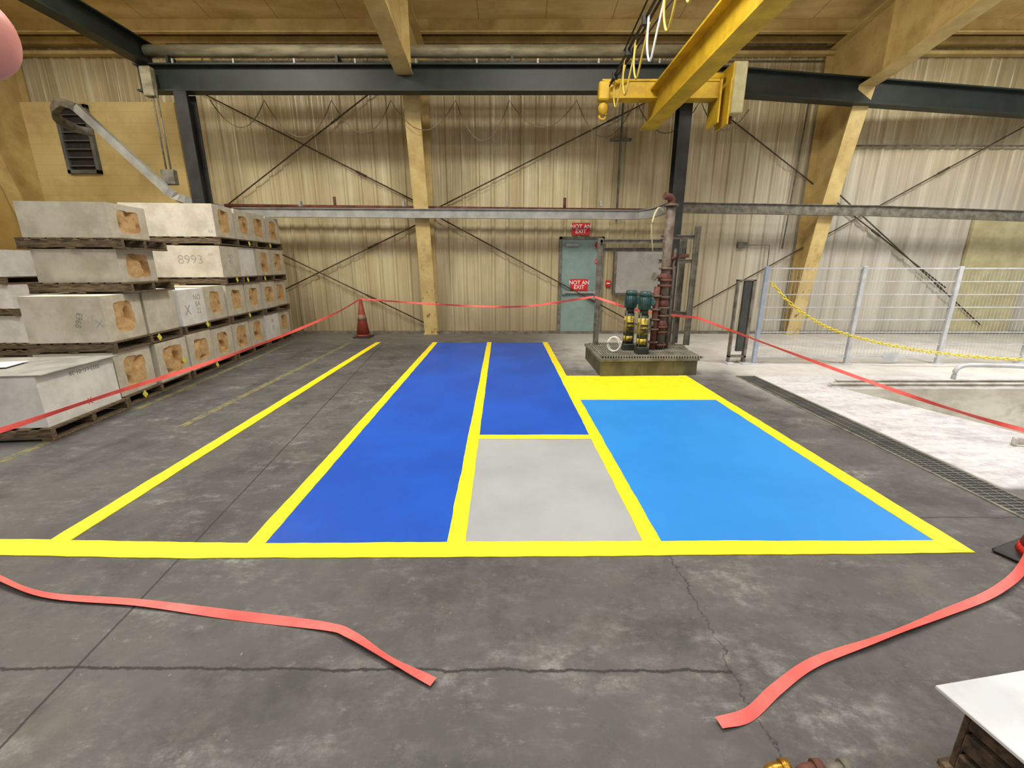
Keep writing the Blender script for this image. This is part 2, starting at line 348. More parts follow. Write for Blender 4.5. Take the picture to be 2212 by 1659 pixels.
def frame(X):
    root=empty("rigid_frame",(X,10.2,0))
    inn=[(10.15,0),(9.72,2.5),(9.2,4.72),(8.75,4.76),(7.1,5.03),(4.0,5.6),(-3.5,6.3)]
    out_=[(10.3,0),(10.3,zc(10.3)-.24),(7.1,zc(7.1)-.24),(4.0,zc(4)-.24),(-3.5,zc(-3.5)-.24)]
    def web(name,pts,m=m_frame):
        bm=bmesh.new()
        A=[bm.verts.new((-.012,p[0]-10.2,p[1])) for p in pts]; B=[bm.verts.new((.012,p[0]-10.2,p[1])) for p in pts]
        bm.faces.new(A); bm.faces.new(B[::-1])
        for i in range(len(pts)):
            j=(i+1)%len(pts); bm.faces.new((A[i],A[j],B[j],B[i]))
        return bm
    def fl(bm,P):
        for a,b in zip(P,P[1:]):
            a=Vector((0,a[0]-10.2,a[1])); b=Vector((0,b[0]-10.2,b[1])); d=(b-a); L=d.length; d.normalize(); s_=Vector((1,0,0)); u=s_.cross(d)
            M=Matrix(((d.x,s_.x,u.x,a.x),(d.y,s_.y,u.y,a.y),(d.z,s_.z,u.z,a.z),(0,0,0,1)))
            add_box(bm,(0,-.15,-.012),(L,.15,.012),0,0,M)
    top=(10.3,zc(10.3)-.24)
    bm=web("column",[inn[0],inn[1],inn[2],(9.2,zc(9.2)-.24),top,out_[0]]); fl(bm,inn[:3]); fl(bm,[out_[0],top])
    add_box(bm,(-.17,-.1,0),(.17,.13,.02))
    link("column",finish(bm,"column",m_frame),root)
    bm=web("rafter",[inn[2]]+inn[3:]+out_[:1:-1]+[(9.2,zc(9.2)-.24)]); fl(bm,inn[2:]); fl(bm,[top]+out_[2:])
    for yy,zz in ((8.7,4.77),(6.6,5.12)):
        add_box(bm,(-.14,yy-10.21,zz),(.14,yy-10.19,zc(yy)-.25))
    link("rafter",finish(bm,"rafter",m_frame),root)
    return root
for X,l in ((-10.12,"cream yellow tapered steel portal frame against the side wall"),(-1.87,"cream yellow tapered portal frame with chipped paint"),(6.5,"cream yellow tapered portal frame standing behind the wire fence")):
    tag(frame(X),l,"steel frame","portal frames")

rods=[((-6.9,5.22),(-1.8,2.74)),((-6.9,2.35),(-2.4,5.28)),((-6.6,2.5),(-1.9,.19)),((-6.2,.56),(-1.9,2.5)),
      ((-1.8,2.67),(3.6,5.17)),((-1.8,2.66),(3.2,.06)),((3.3,5.28),(9.9,1.05)),((3.6,.27),(11.4,4.75)),((6.6,3.36),(10.9,.2))]
for i,(a,b) in enumerate(rods):
    yy=10.27-.02*(i%3)
    bm=bmesh.new(); A=Vector((a[0],yy,a[1])); B=Vector((b[0],yy,b[1])); add_cyl(bm,A,B,.014,8)
    mid=A.lerp(B,.72); d=(B-A).normalized(); add_cyl(bm,mid-d*.12,mid+d*.12,.024,8)
    tag(link("brace_rod",finish(bm,"brace_rod",m_rod)),"thin rusty diagonal brace rod with turnbuckle on the ribbed wall","brace rod","wall cross bracing")

# ------------------------------------------------------------ painted floor
pc=[0]
def pm(name,pts,m,label,z=0.0,h=.003,jit=.004):
    pc[0]+=1; o=poly(name,pts,z,m,h,jit,pc[0]); tag(o,label,"floor marking"); return o
pm("painted_floor_panel",[(-1.44,2.19),(-.35,2.19),(-.50,8.99),(-1.56,8.99)],m_blue,"long dark blue glossy painted floor lane with yellow borders",jit=0)
pm("painted_floor_panel",[(-.33,3.86),(.755,3.86),(.65,8.99),(-.45,8.99)],m_blue,"dark blue painted floor panel behind the light grey panel",jit=0)
pm("painted_floor_panel",[(-.29,2.19),(.78,2.19),(.755,3.79),(-.33,3.79)],m_gpaint,"light grey painted floor panel edged in yellow",jit=0)
pm("painted_floor_panel",[(.85,2.19),(2.48,2.19),(2.44,5.02),(.78,5.02)],m_lblue,"large bright blue painted floor panel edged in yellow",jit=0)
pm("painted_floor_panel",[(.77,5.0),(2.44,5.0),(2.44,6.18),(.73,6.18)],m_yel,"solid yellow painted floor patch before the pump base",.0005,.003,.003)
yl=[([(-3.9,2.125),(-1.77,2.07),(.5,2.09),(2.58,2.12),(2.47,2.23),(.5,2.225),(-1.5,2.205),(-3.9,2.27)],"wide yellow painted border line closing the near lane ends"),
    ([(-2.69,2.2),(-2.57,2.2),(-2.72,9.03),(-2.82,9.03)],"yellow painted line on bare dark concrete beside the block stacks"),
    ([(-1.525,2.18),(-1.42,2.18),(-1.54,9.03),(-1.64,9.03)],"yellow line bordering the dark blue lane and bare concrete"),
    ([(-.375,2.18),(-.27,2.18),(-.425,9.03),(-.515,9.03)],"yellow line between the two dark blue painted panels"),
    ([(.76,2.18),(.865,2.18),(.735,9.03),(.63,9.03)],"yellow line beside the bright blue painted panel"),
    ([(-.34,3.775),(.745,3.775),(.745,3.875),(-.34,3.875)],"short yellow cross line between dark blue and grey panels"),
    ([(2.45,2.15),(2.58,2.12),(2.52,6.18),(2.41,6.18)],"yellow line on the outer edge of the bright blue panel")]
for i,(p,l) in enumerate(yl): pm("floor_line",p,m_yel,l,.001+.0003*i,.004)
for p in ([(-4.2,3.1),(-4.12,3.1),(-4.17,3.75),(-4.25,3.75)],[(-3.33,4.1),(-3.24,4.1),(-3.30,9.05),(-3.38,9.05)],[(-4.22,4.6),(-4.13,4.6),(-4.55,9.2),(-4.63,9.2)]):
    pm("floor_line",p,m_old,"worn faded yellow floor line on dirty concrete",.0,.0015,.008)

root=empty("trench_drain",(3.37,2.4,0))
multi("drain_frame",[((-.14,0,0),(-.115,3.75,.006)),((.115,0,0),(.14,3.75,.006)),((-.14,3.74,0),(.14,3.77,.006))],m_steel,root,bev=0)
box("drain_channel",(-.115,0,.0005),(.115,3.74,.0015),m_black,root,bev=0)
bm=bmesh.new()
for i in range(94): add_box(bm,(-.115,.01+i*.04,.0015),(.115,.019+i*.04,.006))
for xx in (-.05,.05): add_box(bm,(xx-.004,0,.0015),(xx+.004,3.74,.0062))
link("grate",finish(bm,"grate",m_vent),root); tag(root,"dark steel slotted trench drain grate set in the concrete floor","floor drain")

# ------------------------------------------------------------ pallets and blocks
TH=math.radians(6.1)
def rowx(y): return -4.36-.107*(y-4.8)
def pallet_master(name,L,W,h=.12):
    root=empty(name)
    for yy in (-W/2+.03,0,W/2-.03): box("stringer",(-L/2,yy-.025,.02),(L/2,yy+.025,h-.02),m_wood,root)
    nb=7; bw=.095
    for i in range(nb):
        xx=-L/2+bw/2+(L-bw)*i/(nb-1); box("deck_board",(xx-bw/2,-W/2,h-.02),(xx+bw/2,W/2,h),m_wood,root,bev=.003)
    for xx in (-L/2+bw/2,0,L/2-bw/2): box("bottom_board",(xx-bw/2,-W/2,0),(xx+bw/2,W/2,.02),m_wood,root)
    return root
masters={}
def pallet(loc,L=.85,W=1.2,rot=TH,label="weathered grey wooden pallet under refractory blocks",group="pallets in the block stacks"):
    key=(L,W)
    if key not in masters:
        masters[key]=pallet_master("pallet",L,W); r=masters[key]
    else:
        src=masters[key]; r=src.copy(); COL.objects.link(r)
        for ch in src.children:
            k=ch.copy(); COL.objects.link(k); k.parent=r
    r.location=loc; r.rotation_euler=(0,0,rot); tag(r,label,"pallet",group); return r
def block(loc,L,W,h,rot=TH,cav=True,m=m_block,label=None,seed=0,txt=None):
    rnd=random.Random(seed)
    root=empty("refractory_block",loc,(0,0,rot))
    N=44; bm=bmesh.new()
    hw,hh=W*.5-.006,h*.5
    def rect(a):
        c_,s_=math.cos(a),math.sin(a); k=min(hw/max(abs(c_),1e-6),hh/max(abs(s_),1e-6)); return (k*c_,k*s_)
    angs=sorted([2*math.pi*(i+.31)/N for i in range(N)]+[math.atan2(sy*hh,sx*hw)%(2*math.pi) for sx in(-1,1) for sy in (-1,1)])
    outer=[rect(a) for a in angs]; n_=len(angs)
    F_=[bm.verts.new((0,p[0],p[1]+hh)) for p in outer]
    Bk=[bm.verts.new((-L,p[0],p[1]+hh)) for p in outer]
    for i in range(n_): bm.faces.new((F_[i],F_[(i+1)%n_],Bk[(i+1)%n_],Bk[i]))
    bm.faces.new(Bk)
    if cav:
        ph=[rnd.uniform(0,6.28) for _ in range(4)]; sx=rnd.uniform(.5,.64); sy=rnd.uniform(.6,.76)
        inner=[]
        for a in angs:
            c_,s_=math.cos(a),math.sin(a); e=5
            k=(abs(c_/(hw*sx))**e+abs(s_/(hh*sy))**e)**(-1/e)
            k*=1+.03*math.sin(3*a+ph[0])+.03*math.sin(5*a+ph[1])+.02*math.sin(11*a+ph[2])
            inner.append((k*c_,k*s_))
        I=[bm.verts.new((0,p[0],p[1]+hh)) for p in inner]
        for i in range(n_): bm.faces.new((F_[i],I[i],I[(i+1)%n_],F_[(i+1)%n_]))
        J=[bm.verts.new((-.03,p[0],p[1]+hh)) for p in inner]
        for i in range(n_): bm.faces.new((I[i],J[i],J[(i+1)%n_],I[(i+1)%n_]))
        b2=bmesh.new(); prev=None
        fq=[rnd.uniform(10,22) for _ in range(3)]
        def depth(u_,v_):
            d_=.5+.5*math.sin(u_*fq[0]+ph[0])*math.cos(v_*fq[1]+ph[1])+.3*math.sin((u_+v_)*fq[2]+ph[2])
            hole=max(0,d_-.72)*.28
            return -(.006+.010*d_+hole)
        for r_i in range(10):
            sc=1-r_i/10
            ring=[]
            for p in inner:
                u_,v_=p[0]*sc,p[1]*sc
                dp=-.004 if r_i==0 else depth(u_,v_)+rnd.uniform(-.004,.004)
                ring.append(b2.verts.new((min(dp,-.002),u_,v_+hh)))
            if prev:
                for i in range(n_): b2.faces.new((prev[i],ring[i],ring[(i+1)%n_],prev[(i+1)%n_]))
            prev=ring
        cv=b2.verts.new((depth(0,0),0,hh))
        for i in range(n_): b2.faces.new((prev[i],cv,prev[(i+1)%n_]))
        link("body",finish(bm,"body",m),root)
        link("fibre_core",finish(b2,"fibre_core",m_core,True),root)
    else:
        bm.faces.new(F_[::-1]); link("body",finish(bm,"body",m),root)
    if txt:
        for (s,size,side,px_,pz,mm,rr) in txt:
            if side=='front': text_part(s,size,mm,root,(px_,-hw-.001,pz),(math.pi/2,rr,0),"marking",bold=-.014)
            else: text_part(s,size,mm,root,(.001,px_,pz),(math.pi/2,rr,math.pi/2),"marking",bold=-.010)
    tag(root,label or ("pale cast refractory block with orange-brown cavity stacked on a pallet" if cav else "plain pale refractory block stacked on a pallet"),"block","stacked refractory blocks")
    return root
Y0=4.70; P=.637
def yk(k): return Y0+P*(k+.5)
sd=0
for tier in range(4):
    zb=.62*tier
    ks=range(8) if tier<2 else range(4,8)
    for k in ks:
        y=yk(k); sd+=1
        cav=True; m=m_block; L=.78; tx=None; lab=None
        if tier==1 and k==1: cav=False
        if tier==1 and k==2: cav=False; m=m_blockw; lab="white plain-faced block with faint pen markings on a pallet"; tx=[("X",.2,'end',-.14,.2,m_inkb,0),("NO\n8A\n22",.11,'end',.12,.27,m_ink,0)]
        if tier==2 and k==4: cav=False; L=1.35; lab="long pale block marked 8993 stacked on a pallet"; tx=[("8993",.19,'front',-.45,.27,m_ink,0),("ok",.08,'front',-.14,.36,m_inkb,0),("NO\n92",.1,'end',0,.28,m_ink,0)]
        if tier==2 and k==5: cav=False; m=m_blockw; lab="white plain-faced block stacked on a pallet"
        if tier==0 and k==6: cav=False; m=m_blockw; lab="white plain-faced block with pen markings low in the stack"; tx=[("M\nX",.14,'end',0,.28,m_ink,0)]
        if tier==3 and k==4: L=1.35; lab="long pale refractory block with orange-brown cavity on the top tier"; tx=[("ok",.07,'front',-.07,.08,m_inkb,.3)]
        if tier==1 and k==0: tx=[("8963",.085,'front',-.25,.24,m_inkd,-1.25),("X",.12,'front',-.06,.2,m_inkb,0)]; lab="pale refractory block marked 8963 with hollow orange-brown end"
        rr=random.Random(sd*7+1); dx=rr.uniform(-.035,.02)
        block((rowx(y)+dx,y,zb+.12),L,.615-rr.uniform(0,.015),.5-rr.uniform(0,.015),TH+rr.uniform(-.015,.015),cav,m,lab,sd,tx)
    for j in range(0,8,2):
        if tier>=2 and j<4: continue
        y=Y0+P*(j+1); Lp=1.35 if (tier>=2 and j==4) else .85
        cx=rowx(y)-Lp/2*math.cos(TH)+.02; cy=y-Lp/2*math.sin(TH)
        pallet((cx,cy,zb),Lp,1.22)
for (zb,h,dx,L,sd) in ((1.24,.36,.0,.86,71),(1.72,.37,.0,.9,72)):
    y=5.42
    block((-4.45+dx,y,zb+.12),L,.62,h,TH,True,m_block,"shorter pale refractory block on a pallet atop the near stack",sd)
    pallet((-4.45-.47+.06,y-.02,zb),1.05,.78)
for (zb,h,xr) in ((.12,.47,-8.42),(.71,.41,-8.5),(1.24,.44,-8.56)):
    block((xr,7.9,zb+.12),1.1,.62,h,0,False,m_blockw,"white block on a pallet stack near the side wall",80)
    block((xr-.1,8.6,zb+.12),1.1,.62,h,0,False,m_block,"pale block on a pallet stack near the side wall",81)
    pallet((xr-.5,8.25,zb),1.15,1.4,0)
pallet((-8.95,8.25,0),1.15,1.4,0)
pallet((-4.82,4.15,0),1.2,.98)
o=block((-4.27,4.21,.12),.98,.90,.48,TH,False,m_blockw,"large white wrapped block with stencilled date sitting on a pallet",90,[("2022-LG-01-28",.060,'end',.08,.42,m_inkd,math.pi),("K",.1,'end',.05,.1,m_sred,0)])
o=box("board",(-1.2,-.46,0),(.02,.46,.012),m_grey_board,None,.002,(-4.23,4.22,.601),(0,math.radians(-.4),TH)); tag(o,"thin grey board lying on the white block","board")
o=box("paper_sheet",(-.22,-.15,0),(.22,.15,.004),m_paperw,None,0,(-5.0,4.1,.622),(0,0,.3)); tag(o,"white paper sheet lying on the grey board","paper")
for (k,z) in ((.5,.07),(1.8,.30),(3.0,.07),(1.2,.68),(2.9,.7),(4.6,1.31),(5.2,1.30),(6.3,1.3),(5.0,.69),(7.0,1.92),(5.6,1.92)):
    y=Y0+P*k
    bm=bmesh.new(); add_box(bm,(0,-.03,-.035),(.003,.03,.035),0,0,Matrix.Rotation(.6,4,'X'))
    o=link("paper_note",finish(bm,"paper_note",m_note),None,(rowx(y)+.021,y,z),(0,0,TH)); tag(o,"small yellow paper tag stuck on the block pallets","paper tag","yellow pallet tags")

# ------------------------------------------------------------ back wall items
Yd=10.33
root=empty("door_1",(1.56,Yd,0)); root["kind"]="structure"
multi("door_frame",[((-.5,-.05,0),(-.44,.04,2.16)),((.44,-.05,0),(.5,.04,2.16)),((-.5,-.05,2.1),(.5,.04,2.16))],m_steel,root)
box("door_leaf",(-.44,-.03,.01),(.44,.02,2.1),m_door,root)
box("push_bar",(-.40,-.11,.92),(.36,-.06,.97),m_galv,root,.01)
multi("push_bar_mount",[((-.42,-.1,.9),(-.34,-.03,.99)),((.3,-.1,.9),(.38,-.03,.99))],m_galv,root)
box("door_closer",(-.36,-.09,1.95),(-.08,-.03,2.02),m_galv,root,.006)
def sign(loc,parent=None):
    r=empty("exit_sign",loc); box("sign_panel",(-.20,-.006,-.13),(.20,.006,.13),m_sred,r,.002)
    text_part("NOT AN\nEXIT",.118,m_swht,r,(0,-.008,0),(math.pi/2,0,0),ext=.0008)
    return r
tag(sign((1.53,10.33,2.32)),"red sign with white letters NOT AN EXIT above the door","sign","not an exit signs")
tag(sign((1.53,10.288,1.11)),"red sign with white letters NOT AN EXIT on the door","sign","not an exit signs")
r=empty("round_sticker",(1.93,10.295,1.62)); bm=bmesh.new(); add_cyl(bm,(0,0,0),(0,-.004,0),.07,24); link("disc",finish(bm,"disc",m_sred),r)
text_part("STOP",.045,m_swht,r,(0,-.006,0),(math.pi/2,0,0)); tag(r,"small round red sticker on the teal door","sticker")
r=empty("alarm_bell",(1.93,10.2,1.98)); bm=bmesh.new(); add_cyl(bm,(0,.05,0),(0,0,0),.08,20); add_cyl(bm,(0,0,0),(0,-.03,0),.08,20,.04); link("gong",finish(bm,"gong",m_sred),r); box("back_box",(-.05,.05,-.05),(.05,.13,.05),m_sred,r); tag(r,"round red fire alarm bell beside the door","alarm bell")
r=empty("fire_alarm_pull",(2.2,10.36,1.14)); box("case",(-.055,-.05,-.07),(.055,.02,.07),m_sred,r,.008); box("handle",(-.04,-.06,-.01),(.04,-.05,.02),m_swht,r); tag(r,"red fire alarm pull station on the ribbed wall","fire alarm")
r=empty("electrical_cabinet",(2.9,10.2,.9)); box("body",(-.62,-.1,0),(.62,.12,1.0),m_steel,r,.01); box("panel_door",(-.58,-.12,.04),(.58,-.1,.96),m_cab,r,.006); box("latch",(.48,-.15,.45),(.52,-.12,.58),m_black,r); tag(r,"wide flat grey electrical cabinet mounted on the ribbed wall","cabinet")
r=empty("wall_louvre",(-9.05,10.2,3.42))
multi("frame",[((-.34,-.06,0),(-.27,.02,1.3)),((.27,-.06,0),(.34,.02,1.3)),((-.34,-.06,0),(.34,.02,.07)),((-.34,-.06,1.23),(.34,.02,1.3))],m_vent,r)
box("dark_opening",(-.27,.0,.07),(.27,.015,1.23),m_black,r,0)
for i in range(7):
    bm=bmesh.new(); add_box(bm,(-.27,-.05,-.004),(.27,.05,.004),0,0,Matrix.Rotation(.5,4,'X')); link("slat",finish(bm,"slat",m_vent),r,(0,-.02,.16+i*.16))
tag(r,"grey steel louvred wall vent in the yellow masonry","vent")
for X in (-6.45,2.4):
    o=box("bay_board",(-.35,-.01,-.25),(.35,.035,.25),m_frame,None,.002,(X,10.32,5.5)); tag(o,"small cream board fixed high on the ribbed wall","board","bay boards")
def conduit(pts,r=.016,label="thin steel conduit fixed to the ribbed wall"):
    tag(tube("wall_conduit",pts,r,m_steel,None,8),label,"conduit","wall conduits")
conduit([(2.3,10.3,2.5),(2.3,10.3,5.2)],.025); conduit([(6.05,10.3,1.9),(6.15,10.3,5.2)],.014)
conduit([(6.7,10.28,3.98),(12.5,10.28,3.98)],.02)
conduit([(5.2,10.28,1.98),(5.75,10.28,1.98),(5.78,10.28,.7)],.012)
o=box("junction_box",(-.1,-.08,-.06),(.1,.03,.06),m_steel,None,.01,(5.15,10.35,1.98)); tag(o,"small grey junction box on the wall","junction box")
o=multi("conduit_bracket",[((-.22,-.03,-.02),(.22,.08,.02))],m_steel,None,.002,(2.3,10.28,4.1)); tag(o,"short steel bracket holding the conduit","bracket")
for z in (5.45,5.74):
    conduit([(-6.8,10.1,z),(6.2,10.1,z)],.02,"long thin conduit running high along the ribbed wall")
o=box("wall_panel",(-.7,-.02,0),(.7,.06,2.6),m_cwht,None,.004,(10.9,10.3,0)); tag(o,"pale flat sheet covering the ribbed wall","wall panel")

# ------------------------------------------------------------ overhead steel
r=empty("runway_beam",(0,8.8,4.68))
bm=bmesh.new(); ibeam(bm,(-6.5,0,0),(3.1,0,0),.42,.22,.025); link("beam_span",finish(bm,"beam_span",m_dark),r)
bm=bmesh.new(); ibeam(bm,(3.1,0,0),(11.2,1.02,-.14),.42,.22,.025); link("beam_span",finish(bm,"beam_span",m_dark),r)
for i in range(9):
    xx=-5.8+i*1.04
    box("clip",(xx-.015,-.12,.2),(xx+.015,-.1,.27),m_galv,r,0)
tag(r,"long dark green steel crane runway beam before the ribbed wall","beam")
o=beam("cross_beam",(-6.33,8.95,5.06),(-6.33,1.5,5.06),.36,.22,m_dark); tag(o,"dark steel overhead beam running out from the runway end","beam")
o=beam("steel_post",(-5.76,8.8,0),(-5.76,8.8,4.46),.26,.22,m_darkp,None,up=Vector((0,1,0))); tag(o,"dark steel H-section post behind the block stacks","post","runway posts")
o=beam("steel_post",(3.05,8.8,0),(3.05,8.8,4.46),.24,.22,m_darkp,None,up=Vector((0,1,0))); tag(o,"dark steel H-section post behind the pump base","post","runway posts")
r=empty("overhead_pipe",(0,8.8,5.10)); cyl("pipe",(-6.3,0,0),(2.95,0,0),.095,m_tube,r,24)
for xx in (-5.9,-3.0,0,2.4): box("saddle",(xx-.02,-.1,-.2),(xx+.02,.1,-.09),m_dark,r,0)
tag(r,"long grey steel pipe resting above the runway beam","pipe")

bm=bmesh.new(); xx=-5.6
pts=[]; q_=0
while xx<3.6:
    w=(1.0,1.25,1.1,1.2)[q_%4]; s_=(.45,.62,.55,.5,.68)[q_%5]; q_+=1
    for j in range(12):
        t=j/12; pts.append((xx+w*t,9.25,4.5-s_*4*t*(1-t)))
    xx+=w
add_tube(bm,pts,.009,6); o=link("draped_cable",finish(bm,"draped_cable",m_cable)); tag(o,"thin tan festoon cable hanging in loops behind the beam","cable")

r=empty("wall_rail",(0,9.6,2.6))
bm=bmesh.new()
for a,b in [((-5.7,0,-.01),(2.6,0,-.06))]: ibeam(bm,a,b,.18,.1,.012)
link("channel",finish(bm,"channel",m_galv),r)
path=smooth_pts([(2.6,0,-.06),(2.9,-.15,-.02),(3.1,-.6,.06),(3.1,-.68,.07)],5)
bm=bmesh.new()
for a,b in zip(path,path[1:]): ibeam(bm,a,b,.18,.1,.012)
link("curved_end",finish(bm,"curved_end",m_galv),r)
bm=bmesh.new(); ibeam(bm,(3.3,0,.08),(7.4,0,.02),.2,.1,.012); ibeam(bm,(7.4,0,.02),(11.6,0,-.12),.2,.1,.012); link("channel",finish(bm,"channel",m_steel),r)
for xx in (-4.3,-2.2,-.1,1.8): box("hanger",(xx-.02,-.06,.1),(xx+.02,.04,.2),m_galv,r,0)
tag(r,"galvanised steel channel rail running along the ribbed wall","rail")
r=empty("red_pipe",(0,9.85,2.68)); tube("pipe_run",[(-6,0,.06),(3.3,0,-.04)],.045,m_rust,r)
for xx,h in ((-3.7,.24),(1.1,.22),(-1.9,.1)): cyl("pipe_stub",(xx,0,0),(xx,0,h),.03,m_rust,r,8)
tag(r,"dark red-brown pipe running along above the rail","pipe")
root=empty("hairpin_track",(-6.15,8.5,2.8))
off=Vector((6.15,-8.5,-2.8))
pts=[p+off for p in smooth_pts([(-5.72,9.3,2.62),(-5.98,8.6,2.70),(-6.15,8.5,2.82)],4)+[Vector((-7.45,8.5,4.15))]]
bm=bmesh.new(); sweepbox(bm,pts,.13,.10); link("straight_run",finish(bm,"straight_run",m_galv),root)
bend=[p+off for p in smooth_pts([(-7.45,8.5,4.15),(-7.66,8.5,4.22),(-7.90,8.6,4.18),(-8.10,8.8,4.08),(-8.05,9.05,3.98),(-7.85,9.2,3.95)],6)]
bm=bmesh.new(); sweepbox(bm,bend,.12,.10); link("bend",finish(bm,"bend",m_steel),root); tag(root,"slim galvanised steel track with hairpin bend before yellow masonry","track")
r=empty("pendant_box",(-6.15,8.62,3.0))
for dx in (-.05,.03): cyl("conduit",(dx,0,.2),(dx,0,1.5),.014,m_steel,r,8)
box("switch_box",(-.13,-.06,-.05),(.1,.06,.2),m_steel,r,.01); box("top_box",(-.16,-.06,1.35),(.02,.06,1.8),m_tube,r,.01)
tag(r,"grey switch box hanging on conduits from the beam end","switch box")

# ------------------------------------------------------------ crane
r=empty("bridge_crane",(2.45,8.8,4.15))
bm=bmesh.new(); ibeam(bm,(0,.1,0),(0,-7.5,0),.5,.27,.03,.02); link("girder",finish(bm,"girder",m_cyel),r)
multi("end_truck",[((-.95,-.42,.12),(1.0,-.22,.36)),((-.95,-.44,.10),(1.0,-.20,.13)),((-.95,-.44,.35),(1.0,-.2,.38))],m_cyel,r)
box("truck_plate",(1.0,-.5,-.28),(1.03,-.05,.36),m_cyel,r,.002); box("truck_plate",(1.14,-.55,-.32),(1.17,-.1,.36),m_cyel,r,.002); box("cross_plate",(1.03,-.1,-.1),(1.14,-.06,.3),m_cyel,r,.002)
box("motor_enclosure",(1.18,-.5,-.14),(1.42,-.08,.62),m_cwht,r,.015); box("enclosure_edge",(1.17,-.52,-.16),(1.20,-.06,.60),m_cyel,r,.002)
cyl("travel_motor",(.7,-.3,.45),(1.1,-.3,.45),.07,m_cyel,r)
cyl("limit_switch",(1.3,-.3,-.14),(1.3,-.3,-.25),.035,m_rust,r,10)
for xx in (-.8,.85): cyl("truck_wheel",(xx,-.22,.33),(xx,-.1,.33),.09,m_dark,r,18)
tag(r,"yellow overhead bridge crane girder with end truck under the runway","crane")
r=empty("chain_hoist",(1.5,8.2,4.0))
bm=bmesh.new(); add_box(bm,(-.09,-.08,.15),(.09,.08,.42),.02); link("hoist_body",finish(bm,"hoist_body",m_cyel),r)
cyl("trolley_bar",(0,0,.42),(.45,.2,.5),.03,m_cyel,r); cyl("hoist_chain",(0,0,.16),(0,0,.0),.01,m_galv,r,8)
hk=[(.06*math.sin(a),0,-.06*math.cos(a)-.06) for a in [math.radians(d) for d in (150,110,70,30,-10,-50,-90)]]
bm=bmesh.new(); add_tube(bm,[(0,0,.14),(0,0,.06)]+hk[1:],.022,8); link("hook",finish(bm,"hook",m_cyel),r)
bm=bmesh.new(); bmesh.ops.create_uvsphere(bm,u_segments=16,v_segments=10,radius=.08); bmesh.ops.scale(bm,vec=(1,.7,1.2),verts=bm.verts); link("hook_block",finish(bm,"hook_block",m_cyel,True),r,(0,0,.04))
tag(r,"yellow chain hoist and hook hanging beside the crane girder","hoist")
r=empty("festoon_cable",(1.6,8.2,4.4))
for dx in (0,.14): cyl("cable_rail",(dx,0,.0+dx),(dx+.05,-5.5,.1+dx),.018,m_black,r,8)
rr=random.Random(5)
for i in range(7):
    y0=-.2-i*.6; dd=rr.uniform(.8,1.3); P4=[(.03,y0,.02),(.02,y0-.05,-.25*dd),(.04,y0-.16,-.40*dd),(.06,y0-.3,-.2*dd),(.1,y0-.38,.05)]
    tube("cable_loop",smooth_pts(P4,5),.013,m_swht if i==3 else m_ycab,r,6)
for i in range(6): box("cable_clamp",(-.03,-.36-i*.8,-.05),(.05,-.3-i*.8,.05),m_black,r,0)
cyl("stay_rod",(.7,-2.0,.7),(-.05,-.2,-.1),.012,m_black,r,6); cyl("stay_rod",(.3,-3.4,.9),(0,-.9,.1),.012,m_black,r,6)
tag(r,"black and yellow festoon cables looping along the crane girder","cable")

# ------------------------------------------------------------ pump skid
r=empty("pump_base",(2.0,6.75,0))
def quadbox(name,pts,z0,z1,m,parent,ox=2.0,oy=6.75):
    bm=bmesh.new(); A=[bm.verts.new((p[0]-ox,p[1]-oy,z0)) for p in pts]; B=[bm.verts.new((p[0]-ox,p[1]-oy,z1)) for p in pts]
    bm.faces.new(A[::-1]); bm.faces.new(B)
    for i in range(len(pts)): bm.faces.new((A[i],A[(i+1)%len(pts)],B[(i+1)%len(pts)],B[i]))
    return link(name,finish(bm,name,m),parent)
m_basin=mat("grimy_cast_basin",sr(96,93,72),sr(70,68,52),3,.7,bump=.3,stretch=(2,2,.6),dirt=sr(48,47,36))
m_rim=mat("grimy_rim",sr(118,115,102),sr(90,87,76),5,.7,dirt=sr(62,60,50))
m_grate=mat("dusty_grating",sr(150,147,137),sr(120,116,105),5,.6)
quadbox("basin",[(1.27,6.14),(2.68,6.22),(2.86,7.36),(1.26,7.42)],0,.22,m_basin,r)
quadbox("basin_rim",[(1.25,6.12),(2.70,6.20),(2.88,7.38),(1.24,7.44)],.22,.255,m_rim,r)
bm=bmesh.new()
for i in range(38):
    xx=1.30+i*.038; add_box(bm,(xx-2.0,6.2-6.75,.255),(xx-2.0+.014,7.36-6.75,.285))
for yy in (6.2,6.6,7.0,7.34): add_box(bm,(1.30-2,yy-6.75,.255),(2.75-2,yy-6.75+.02,.287))
link("grating",finish(bm,"grating",m_grate),r); tag(r,"grimy raised concrete basin with steel grating top carrying the pumps","pump base")
r=empty("pipe_support_frame",(2.0,7.2,.286))
for (X,Yp,zt) in ((1.38,7.2,1.95),(2.84,7.1,2.12),(2.72,7.3,1.95)):
    bm=bmesh.new(); ibeam(bm,(X-2,Yp-7.2,0),(X-2,Yp-7.2,zt-.28),.08,.07,.008,.008,up=Vector((1,0,0))); link("upright",finish(bm,"upright",m_steel),r)
for (a,b) in (((-.62,0,1.62),(.35,0,1.62)),((-.62,.12,1.5),(.4,.12,1.5)),((.3,-.05,1.68),(.86,-.08,1.68)),((.3,-.05,1.32),(.84,-.08,1.32)),((.3,.0,.55),(.84,-.05,.5))):
    bm=bmesh.new(); ibeam(bm,a,b,.06,.05,.008,.008); link("crossbar",finish(bm,"crossbar",m_steel),r)
tag(r,"grey steel upright frame with crossbars on the pump base","steel frame")
r=empty("pipe_manifold",(2.3,6.8,.286))
cyl("riser_pipe",(0,0,0),(0,0,2.12),.065,m_riser,r,20)
